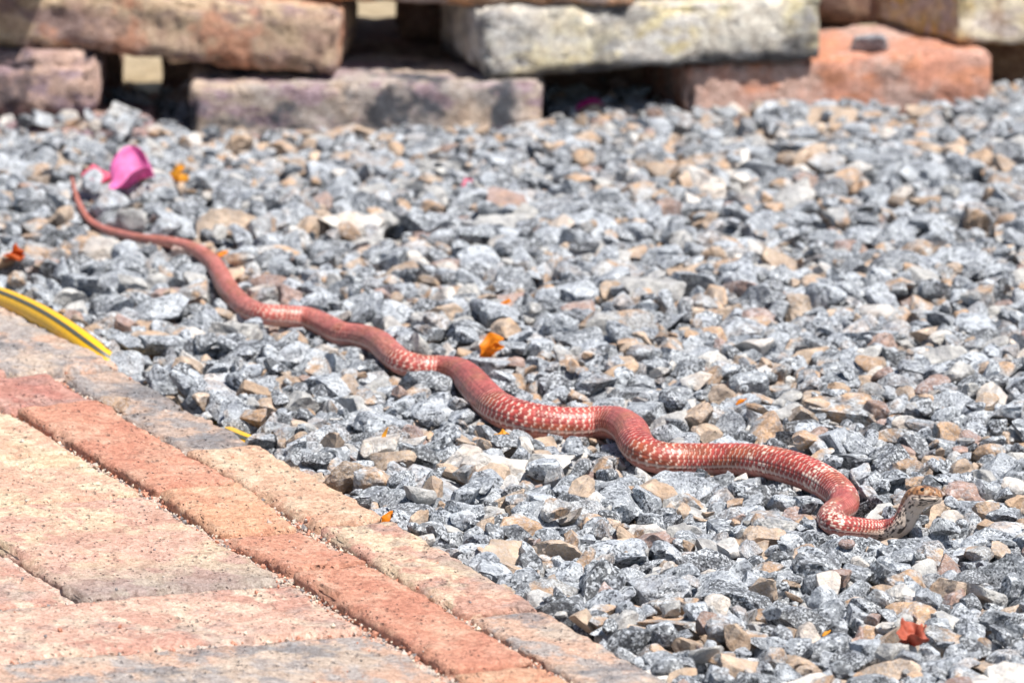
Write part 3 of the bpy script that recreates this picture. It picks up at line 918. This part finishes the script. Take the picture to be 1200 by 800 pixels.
phi = np.linspace(-math.pi, math.pi, NA, endpoint=False)     # 0 = back, +-pi = belly
PH = np.broadcast_to(phi, (n, NA))
rad_cs = np.sin(phi)[None, :]; cos_cs = np.cos(phi)[None, :]
sq = 1 + 0.10 * np.sin(2 * phi)[None, :] ** 2 * np.clip(q, 0, 1)[:, None] ** 0.5
offs = (sidev[:, None, :] * (wx[:, None] * rad_cs * sq)[..., None] + up[:, None, :] * (np.where(cos_cs > 0, wt[:, None], wb[:, None]) * cos_cs * sq)[..., None])
nrm = offs / np.maximum(np.linalg.norm(offs, axis=2, keepdims=True), 1e-9)
# scale pattern
wcoord = np.concatenate([[0], np.cumsum(np.diff(cs) / np.maximum(0.40 * cr[1:], 0.0016))])
DROW = math.radians(232) / 17
rowf = PH / DROW
row = np.round(rowf)
bb = rowf - row
W2 = wcoord[:, None] + 0.22 * (np.abs(row) % 2) + 0.10 * np.abs(rowf)
cell = np.floor(W2)
aa = W2 - cell                                  # 0 rear edge .. 1 front edge
dorsal = np.abs(row) <= 8
hsh = _hash((cell + 5000).astype(np.int64).ravel(), (row + 50).astype(np.int64).ravel(), np.zeros(n * NA, np.int64), 3).reshape(n, NA)
hsh2 = _hash((cell + 900).astype(np.int64).ravel(), (row + 20).astype(np.int64).ravel(), np.ones(n * NA, np.int64), 8).reshape(n, NA)
dome = np.clip(1 - (2 * bb) ** 2, 0, 1) ** 0.6 * np.clip(1 - np.abs(2 * aa - 1) ** 3, 0, 1)
belly_a = (wcoord[:, None] * 0.8) % 1.0 + 0 * PH
disp = np.where(dorsal, dome * 0.036 * cr[:, None], 0.02 * cr[:, None] * (1 - belly_a))
disp = disp * (1 - np.clip(q * 6, 0, 1))[:, None]
verts = cl[:, None, :] + offs + nrm * disp[..., None]
# colours
sfrac = (cs / total)[:, None] + 0 * PH
head_d = (total - cs)[:, None] + 0 * PH         # distance from the snout
pp = np.stack([(cs[:, None] + 0 * PH), row * 0.004, 0 * PH], -1).reshape(-1, 3)
band = vnoise(np.stack([pp[:, 0], 0 * pp[:, 0], 0 * pp[:, 0]], -1), 48, 21).reshape(n, NA)
patchn = vnoise(pp, 70, 22).reshape(n, NA)
def C(r, g_, b): return np.array([r, g_, b])
red = C(0.37, 0.058, 0.048); pink = C(0.46, 0.135, 0.105); rust = C(0.32, 0.085, 0.038)
kf = np.clip((sfrac - 0.18) / 0.45, 0, 1)[..., None]
col = pink * (1 - kf) + red * kf
rk = np.clip(patchn * 1.2, 0, 0.8)[..., None]
col = col * (1 - rk) + rust * rk
col = col * (0.62 + 0.62 * hsh)[..., None]
# pale mark at each scale: grows towards the neck
amt = 0.85 + 0.15 * np.clip((0.35 - head_d) / 0.3, 0, 1) + 0.08 * band
wid = 0.44 + 0.10 * hsh2
mark = np.clip((wid - np.abs(bb)) / 0.12, 0, 1) * np.clip((0.13 * (0.7 + 0.6 * hsh) * (1 + 0.2 * np.clip(band, 0, 1)) - np.abs(aa - 0.34 + 0.25 * np.abs(bb))) / 0.10, 0, 1)
fade = np.clip((sfrac - 0.08) / 0.27, 0, 1)
full = ((band > 0.12) & (hsh2 > 0.55) & (head_d < 0.30)) * np.clip((0.42 - np.abs(bb)) / 0.1, 0, 1) * np.clip((0.42 - np.abs(aa - 0.45)) / 0.1, 0, 1)
mk = np.clip(np.maximum(mark * np.clip(amt, 0, 1) * (0.38 + 0.62 * fade), full * 0.9), 0, 1)
mk = np.where(dorsal, mk, 0)[..., None]
white = C(0.80, 0.64, 0.52)
col = col * (1 - mk) + white * mk
# dark gaps between scales
seam = np.clip((np.abs(bb) - 0.40) / 0.1, 0, 1) * 0.45 + np.clip((np.abs(aa - 0.5) - 0.36) / 0.1, 0, 1) * 0.45
seam = np.where(dorsal, seam * (0.3 + 0.7 * fade), 0)[..., None]
col = col * (1 - seam) + C(0.16, 0.03, 0.022) * seam
# pale line along the flank, pink belly plates
arow = np.abs(rowf)
line = np.clip(1 - np.abs(arow - 7.6) / 0.55, 0, 1) * (0.35 + 0.65 * fade)
col = col * (1 - 0.75 * line[..., None]) + C(0.72, 0.55, 0.47) * 0.75 * line[..., None]
bel = np.clip((arow - 8.3) / 0.4, 0, 1)[..., None]
bc = C(0.60, 0.25, 0.20) * (0.8 + 0.3 * belly_a[..., None])
bsp = np.clip((vnoise(np.stack([cs[:, None] + 0 * PH, PH * 0.012, 0 * PH], -1).reshape(-1, 3), 170, 31).reshape(n, NA) - 0.15) * 3, 0, 1)[..., None]
bc = bc * (1 - 0.5 * bsp) + C(0.66, 0.42, 0.34) * 0.5 * bsp
col = col * (1 - bel) + bc * bel
# dusky scales on the fore body and neck
dk = ((hsh > 0.70) & (head_d < 0.16) & (hsh2 < 0.8)) * np.clip((0.45 - np.abs(bb)) / 0.1, 0, 1) * np.clip((0.35 - np.abs(aa - 0.55)) / 0.1, 0, 1)
dk = np.where(dorsal & (head_d > HEADLEN), dk, 0)[..., None] * np.clip((0.16 - head_d) / 0.05, 0, 1)[..., None]
col = col * (1 - 0.8 * dk) + C(0.07, 0.03, 0.025) * 0.8 * dk
# throat, cream with black flecks
thr = np.clip((0.072 - head_d) / 0.022, 0, 1) * np.clip((np.abs(PH) - math.radians(78)) / math.radians(16), 0, 1)
thr = thr[..., None]
col = col * (1 - thr) + C(0.72, 0.58, 0.47) * thr
fl = vnoise(np.stack([cs[:, None] + 0 * PH, PH * 0.0105, 0 * PH], -1).reshape(-1, 3) * np.array([0.62, 1.0, 1]), 900, 41).reshape(n, NA)
flm = (np.clip((fl - 0.18) / 0.12, 0, 1) * np.clip((0.078 - head_d) / 0.02, 0, 1) * np.clip((np.abs(PH) - math.radians(60)) / math.radians(15), 0, 1)
       * np.clip((math.radians(168) - np.abs(PH)) / 0.3, 0, 1))[..., None]
col = col * (1 - 0.92 * flm) + C(0.025, 0.018, 0.016) * 0.92 * flm
# head cap, brown and orange with dark mottling
hd = np.clip((HEADLEN * 1.05 - head_d) / 0.004, 0, 1) * np.clip((math.radians(88) - np.abs(PH)) / math.radians(9), 0, 1)
hn = vnoise(verts.reshape(-1, 3), 380, 51).reshape(n, NA); hn2 = vnoise(verts.reshape(-1, 3), 800, 52).reshape(n, NA)
hc = C(0.30, 0.145, 0.065) * (1 + 0.55 * hn)[..., None]
spk = np.clip((hn2 + 0.6 * hn - 0.12) * 3, 0, 1)[..., None]
crm = np.clip((vnoise(verts.reshape(-1, 3), 620, 57).reshape(n, NA) - 0.25) * 3, 0, 1)[..., None]
hc = hc * (1 - 0.55 * crm) + C(0.60, 0.42, 0.26) * 0.55 * crm
hc = hc * (1 - 0.85 * spk) + C(0.04, 0.02, 0.015) * 0.85 * spk
col = col * (1 - hd[..., None]) + hc * hd[..., None]
# pale patch before the eye, dark mouth line
QQ = q[:, None] + 0 * PH
lip = np.clip(1 - np.abs(np.abs(PH) - math.radians(98)) / math.radians(4.5), 0, 1) * (QQ > 0.35)
col = col * (1 - 0.8 * lip[..., None]) + C(0.06, 0.03, 0.025) * 0.8 * lip[..., None]
pre = np.clip(1 - ((QQ - 0.74) / 0.06) ** 2 - ((np.abs(PH) - math.radians(68)) / 0.3) ** 2, 0, 1)[..., None]
col = col * (1 - 0.7 * pre) + C(0.68, 0.56, 0.42) * 0.7 * pre
verts = verts - nrm * (lip * 0.00035)[..., None]
col = np.clip(col, 0.01, 0.9)
idx = np.arange(n * NA).reshape(n, NA)
nx_ = np.roll(idx, -1, axis=1)
fq = np.stack([idx[:-1], idx[1:], nx_[1:], nx_[:-1]], -1).reshape(-1, 4)
t = NT('snake skin')
vc = t.n('ShaderNodeAttribute', attribute_type='GEOMETRY', attribute_name='skin_colour').outputs['Color']
t.b.inputs['Subsurface Weight'].default_value = 0.0
M_SKIN = t.done(vc, 0.42, 0.45)
sm = np_mesh('snake', verts.reshape(-1, 3), fq, M_SKIN, smooth=True)
ca = sm.attributes.new('skin_colour', 'FLOAT_COLOR', 'POINT')
c4 = np.ones((n * NA, 4), np.float32); c4[:, :3] = col.reshape(-1, 3)
ca.data.foreach_set('color', c4.ravel())
snake = link('snake', sm)
tag(snake, 'long slender red snake with pale flecked scales gliding over the gravel, head raised', 'snake')
# eyes
ke = int(np.searchsorted(q, 0.62))
M_EYE = NT('dark eye').done((0.012, 0.009, 0.008), 0.08, 0.6)
M_RING = plain_material('amber eye ring', (0.36, 0.20, 0.07), 0.2, 900, 0.4, 0.4)
ev, ef = ICO[3]
for sg in (1, -1):
    a = math.radians(58) * sg
    c0 = cl[ke] + sidev[ke] * wx[ke] * math.sin(a) * 0.90 + up[ke] * wt[ke] * math.cos(a) * 0.98
    o = link('eye', np_mesh('eye', ev * 0.00175, ef, M_EYE, True), snake, tuple(c0))

# ------------------------------------------------------------------ garden hose
def tube(path, r, seg, a0=0.0, a1=2 * math.pi, closed=True):
    P = np.asarray(path); tn = np.gradient(P, axis=0); tn /= np.linalg.norm(tn, axis=1, keepdims=True)
    u_ = np.tile([0, 0, 1.0], (len(P), 1)); u_ = u_ - np.einsum('ij,ij->i', u_, tn)[:, None] * tn
    u_ /= np.linalg.norm(u_, axis=1, keepdims=True); w_ = np.cross(tn, u_)
    an = np.linspace(a0, a1, seg, endpoint=not closed)
    v = P[:, None, :] + r * (np.cos(an)[None, :, None] * u_[:, None, :] + np.sin(an)[None, :, None] * w_[:, None, :])
    idx = np.arange(len(P) * seg).reshape(len(P), seg)
    if closed:
        nx2 = np.roll(idx, -1, axis=1); f = np.stack([idx[:-1], nx2[:-1], nx2[1:], idx[1:]], -1).reshape(-1, 4)
    else:
        f = np.stack([idx[:-1, :-1], idx[:-1, 1:], idx[1:, 1:], idx[1:, :-1]], -1).reshape(-1, 4)
    return v.reshape(-1, 3), f
M_HOSE = plain_material('yellow hose rubber', (0.72, 0.40, 0.008), 0.10, 300, 0.38, 0.5, 0.1, 0.0003)
M_STRIPE = plain_material('dark hose stripe', (0.075, 0.075, 0.055), 0.15, 300, 0.45, 0.4, 0.1, 0.0003)
hv, hf = tube(hl, 0.0085, 28)
hose = link('garden_hose', np_mesh('garden_hose', hv, hf, M_HOSE, True))
tag(hose, 'yellow garden hose with dark stripes half buried beside the brick edging', 'hose')
for ang in (32, -48, 150):
    a = math.radians(ang)
    v1, f1 = tube(hl, 0.00885, 7, a - 0.17, a + 0.17, False)
    v2, f2 = tube(hl, 0.0080, 7, a - 0.17, a + 0.17, False)
    o = link('stripe', np_mesh('stripe', np.concatenate([v1, v2]), np.concatenate([f1, f2[:, ::-1] + len(v1)]), M_STRIPE, True), hose)

# ------------------------------------------------------------------ petals
def petal_mesh(name, mat, length, width, curl, crumple, seed, lobes=1, thick=0.0004):
    nu, nv_ = 22, 16
    vs_, fs_ = [], []
    off = 0
    for L_ in range(lobes):
        rot = (L_ - (lobes - 1) / 2) * 0.9
        u_ = np.linspace(0, 1, nu); v_ = np.linspace(-1, 1, nv_)
        Ug, Vg = np.meshgrid(u_, v_, indexing='ij')
        wd = width * 0.5 * np.sin(np.pi * np.clip(Ug * 0.93 + 0.035, 0, 1)) ** 0.65
        X = length * Ug; Y = wd * Vg
        Z = curl * length * (Ug ** 2) + 0.35 * width * (Vg ** 2) * np.sin(np.pi * Ug)
        P = np.stack([X, Y, Z], -1).reshape(-1, 3)
        sc = 1.0 / length
        P = P + crumple * length * np.stack([vnoise(P, 3.2 * sc, seed + L_), vnoise(P, 3.2 * sc, seed + 7 + L_), 1.4 * vnoise(P, 2.6 * sc, seed + 14 + L_)], -1)
        c, s_ = math.cos(rot), math.sin(rot)
        P = P @ np.array([[c, s_, 0], [-s_, c, 0], [0, 0, 1]])
        P[:, 2] += L_ * 0.0012
        id_ = np.arange(nu * nv_).reshape(nu, nv_)
        f = np.stack([id_[:-1, :-1], id_[1:, :-1], id_[1:, 1:], id_[:-1, 1:]], -1).reshape(-1, 4)
        lowp = P.copy(); lowp[:, 2] -= thick
        m = nu * nv_
        rim = np.concatenate([id_[:, 0], id_[-1, 1:], id_[-2::-1, -1], id_[0, -2:0:-1]])
        sd = np.array([[rim[i], rim[i - 1], rim[i - 1] + m, rim[i] + m] for i in range(len(rim))])
        vs_ += [P, lowp]; fs_ += [f + off, f[:, ::-1] + m + off, sd + off]; off += 2 * m
    V_ = np.concatenate(vs_); V_[:, 2] -= V_[:, 2].min()
    V_[:, :2] -= (V_[:, :2].max(0) + V_[:, :2].min(0)) / 2
    return np_mesh(name, V_, np.concatenate(fs_), mat, True)

def petal_material(name, col, trans=0.35):
    t = NT(name)
    co = t.n('ShaderNodeTexCoord').outputs['Object']
    n_ = t.noise(co, 180, 4, 0.6)
    c = t.mix(t.ramp(n_, 0.3, 0.7), tuple(x * 0.7 for x in col), tuple(min(0.9, x * 1.2) for x in col))
    t.b.inputs['Transmission Weight'].default_value = 0.0
    tr = t.n('ShaderNodeBsdfTranslucent'); t.l(c, tr.inputs['Color'])
    mx = t.n('ShaderNodeMixShader'); mx.inputs[0].default_value = trans
    out = t.t.nodes['Material Output']
    t.done(c, 0.55, 0.3)
    t.l(t.b.outputs[0], mx.inputs[1]); t.l(tr.outputs[0], mx.inputs[2]); t.l(mx.outputs[0], out.inputs['Surface'])
    return t.m
M_PINK = petal_material('hot pink bract', (0.86, 0.20, 0.48))
M_ROSE = petal_material('rose red bract', (0.78, 0.12, 0.22))
M_MAG = petal_material('magenta bract', (0.60, 0.02, 0.26))
M_ORG = petal_material('orange petal', (0.78, 0.25, 0.012))
M_AMB = petal_material('amber petal', (0.70, 0.33, 0.03))
M_COR = petal_material('coral petal', (0.50, 0.13, 0.08))
M_RUST = petal_material('rust petal', (0.55, 0.10, 0.015))
def petal(name, u, v, mat, length, width, yaw, tilt, curl, crumple, seed, label, cat='petal', lobes=1, lift=0.0, z=None):
    p = ground(u, v, 0.03)
    zz = surf(p.x, p.y, 0.005) if z is None else z
    p = ground(u, v, zz + lift + 0.25 * width)
    o = link(name, petal_mesh(name, mat, length, width, curl, crumple, seed, lobes), None, (p.x, p.y, zz + lift - 0.001), (tilt[0], tilt[1], yaw))
    tag(o, label, cat)
    return o
petal('flower_bract', 151, 200, M_PINK, 0.036, 0.036, 0.3, (0.30, -0.10), 0.22, 0.14, 301, 'hot pink papery flower bract standing on the gravel', 'flower bract', 1, 0.001)
petal('flower_bract', 113, 206, M_ROSE, 0.024, 0.028, 1.0, (0.4, 0.3), 0.5, 0.22, 302, 'crumpled rose red flower bract beside the hot pink one', 'flower bract', 1, 0.005)
petal('flower_bract', 691, 128, M_MAG, 0.024, 0.022, 0.2, (1.1, 0.0), 0.2, 0.12, 303, 'magenta flower bract in the dark gap under the limewashed brick', 'flower bract', 1, 0.0, z=0.012)
petal('petal', 577, 412, M_ORG, 0.017, 0.012, 0.1, (0.35, -0.1), 0.35, 0.20, 304, 'curled orange petal on the gravel beyond the middle of the snake', 'petal', 2)
petal('petal', 452, 612, M_ORG, 0.012, 0.011, 0.8, (0.6, 0.2), 0.5, 0.22, 305, 'small orange petal beside the cream edging brick', 'petal', 1, z=0.026)
petal('petal', 208, 208, M_AMB, 0.014, 0.009, 0.5, (0.4, 0.0), 0.4, 0.2, 306, 'amber petal on the gravel right of the pink bract', 'petal', 2)
petal('petal', 254, 190, M_AMB, 0.011, 0.007, 1.9, (0.5, 0.0), 0.4, 0.2, 307, 'small amber petal near the tan stones by the stack', 'petal')
petal('petal', 14, 304, M_RUST, 0.016, 0.010, 0.2, (0.3, 0.2), 0.4, 0.25, 308, 'rust red dried petal near the tail and the hose', 'petal', 2)
petal('petal', 1064, 746, M_COR, 0.017, 0.014, 0.4, (0.45, 0.0), 0.3, 0.22, 309, 'crumpled coral red petal on the gravel below the snake head', 'petal', 2)
petal('petal', 588, 509, M_AMB, 0.010, 0.008, 0.0, (0.2, 0.0), 0.3, 0.2, 310, 'tiny yellow petal under the middle of the snake', 'petal')
petal('petal', 449, 512, M_AMB, 0.012, 0.003, 1.2, (0.5, -0.6), 0.5, 0.1, 311, 'thin yellow petal sliver standing between stones by the edging', 'petal')
petal('petal', 546, 214, M_ROSE, 0.012, 0.007, 1.0, (0.5, -0.4), 0.3, 0.2, 312, 'small rose red petal scrap in the gravel before the stack', 'petal')
petal('petal', 264, 297, M_ORG, 0.012, 0.008, 0.3, (0.3, 0.0), 0.3, 0.2, 313, 'small orange petal next to the snake where the tail thickens', 'petal')
petal('petal', 868, 470, M_ORG, 0.006, 0.004, 0.3, (0.3, 0.0), 0.3, 0.2, 314, 'tiny orange petal scrap behind the long front stretch of the snake', 'petal')
petal('petal', 590, 356, M_ORG, 0.010, 0.006, 0.3, (0.3, 0.0), 0.3, 0.2, 315, 'small orange petal scrap on open gravel past the curled orange petal', 'petal')
petal('petal', 967, 742, M_AMB, 0.008, 0.003, 0.8, (0.3, 0.0), 0.3, 0.1, 316, 'tiny yellow sliver of petal near the coral petal', 'petal')
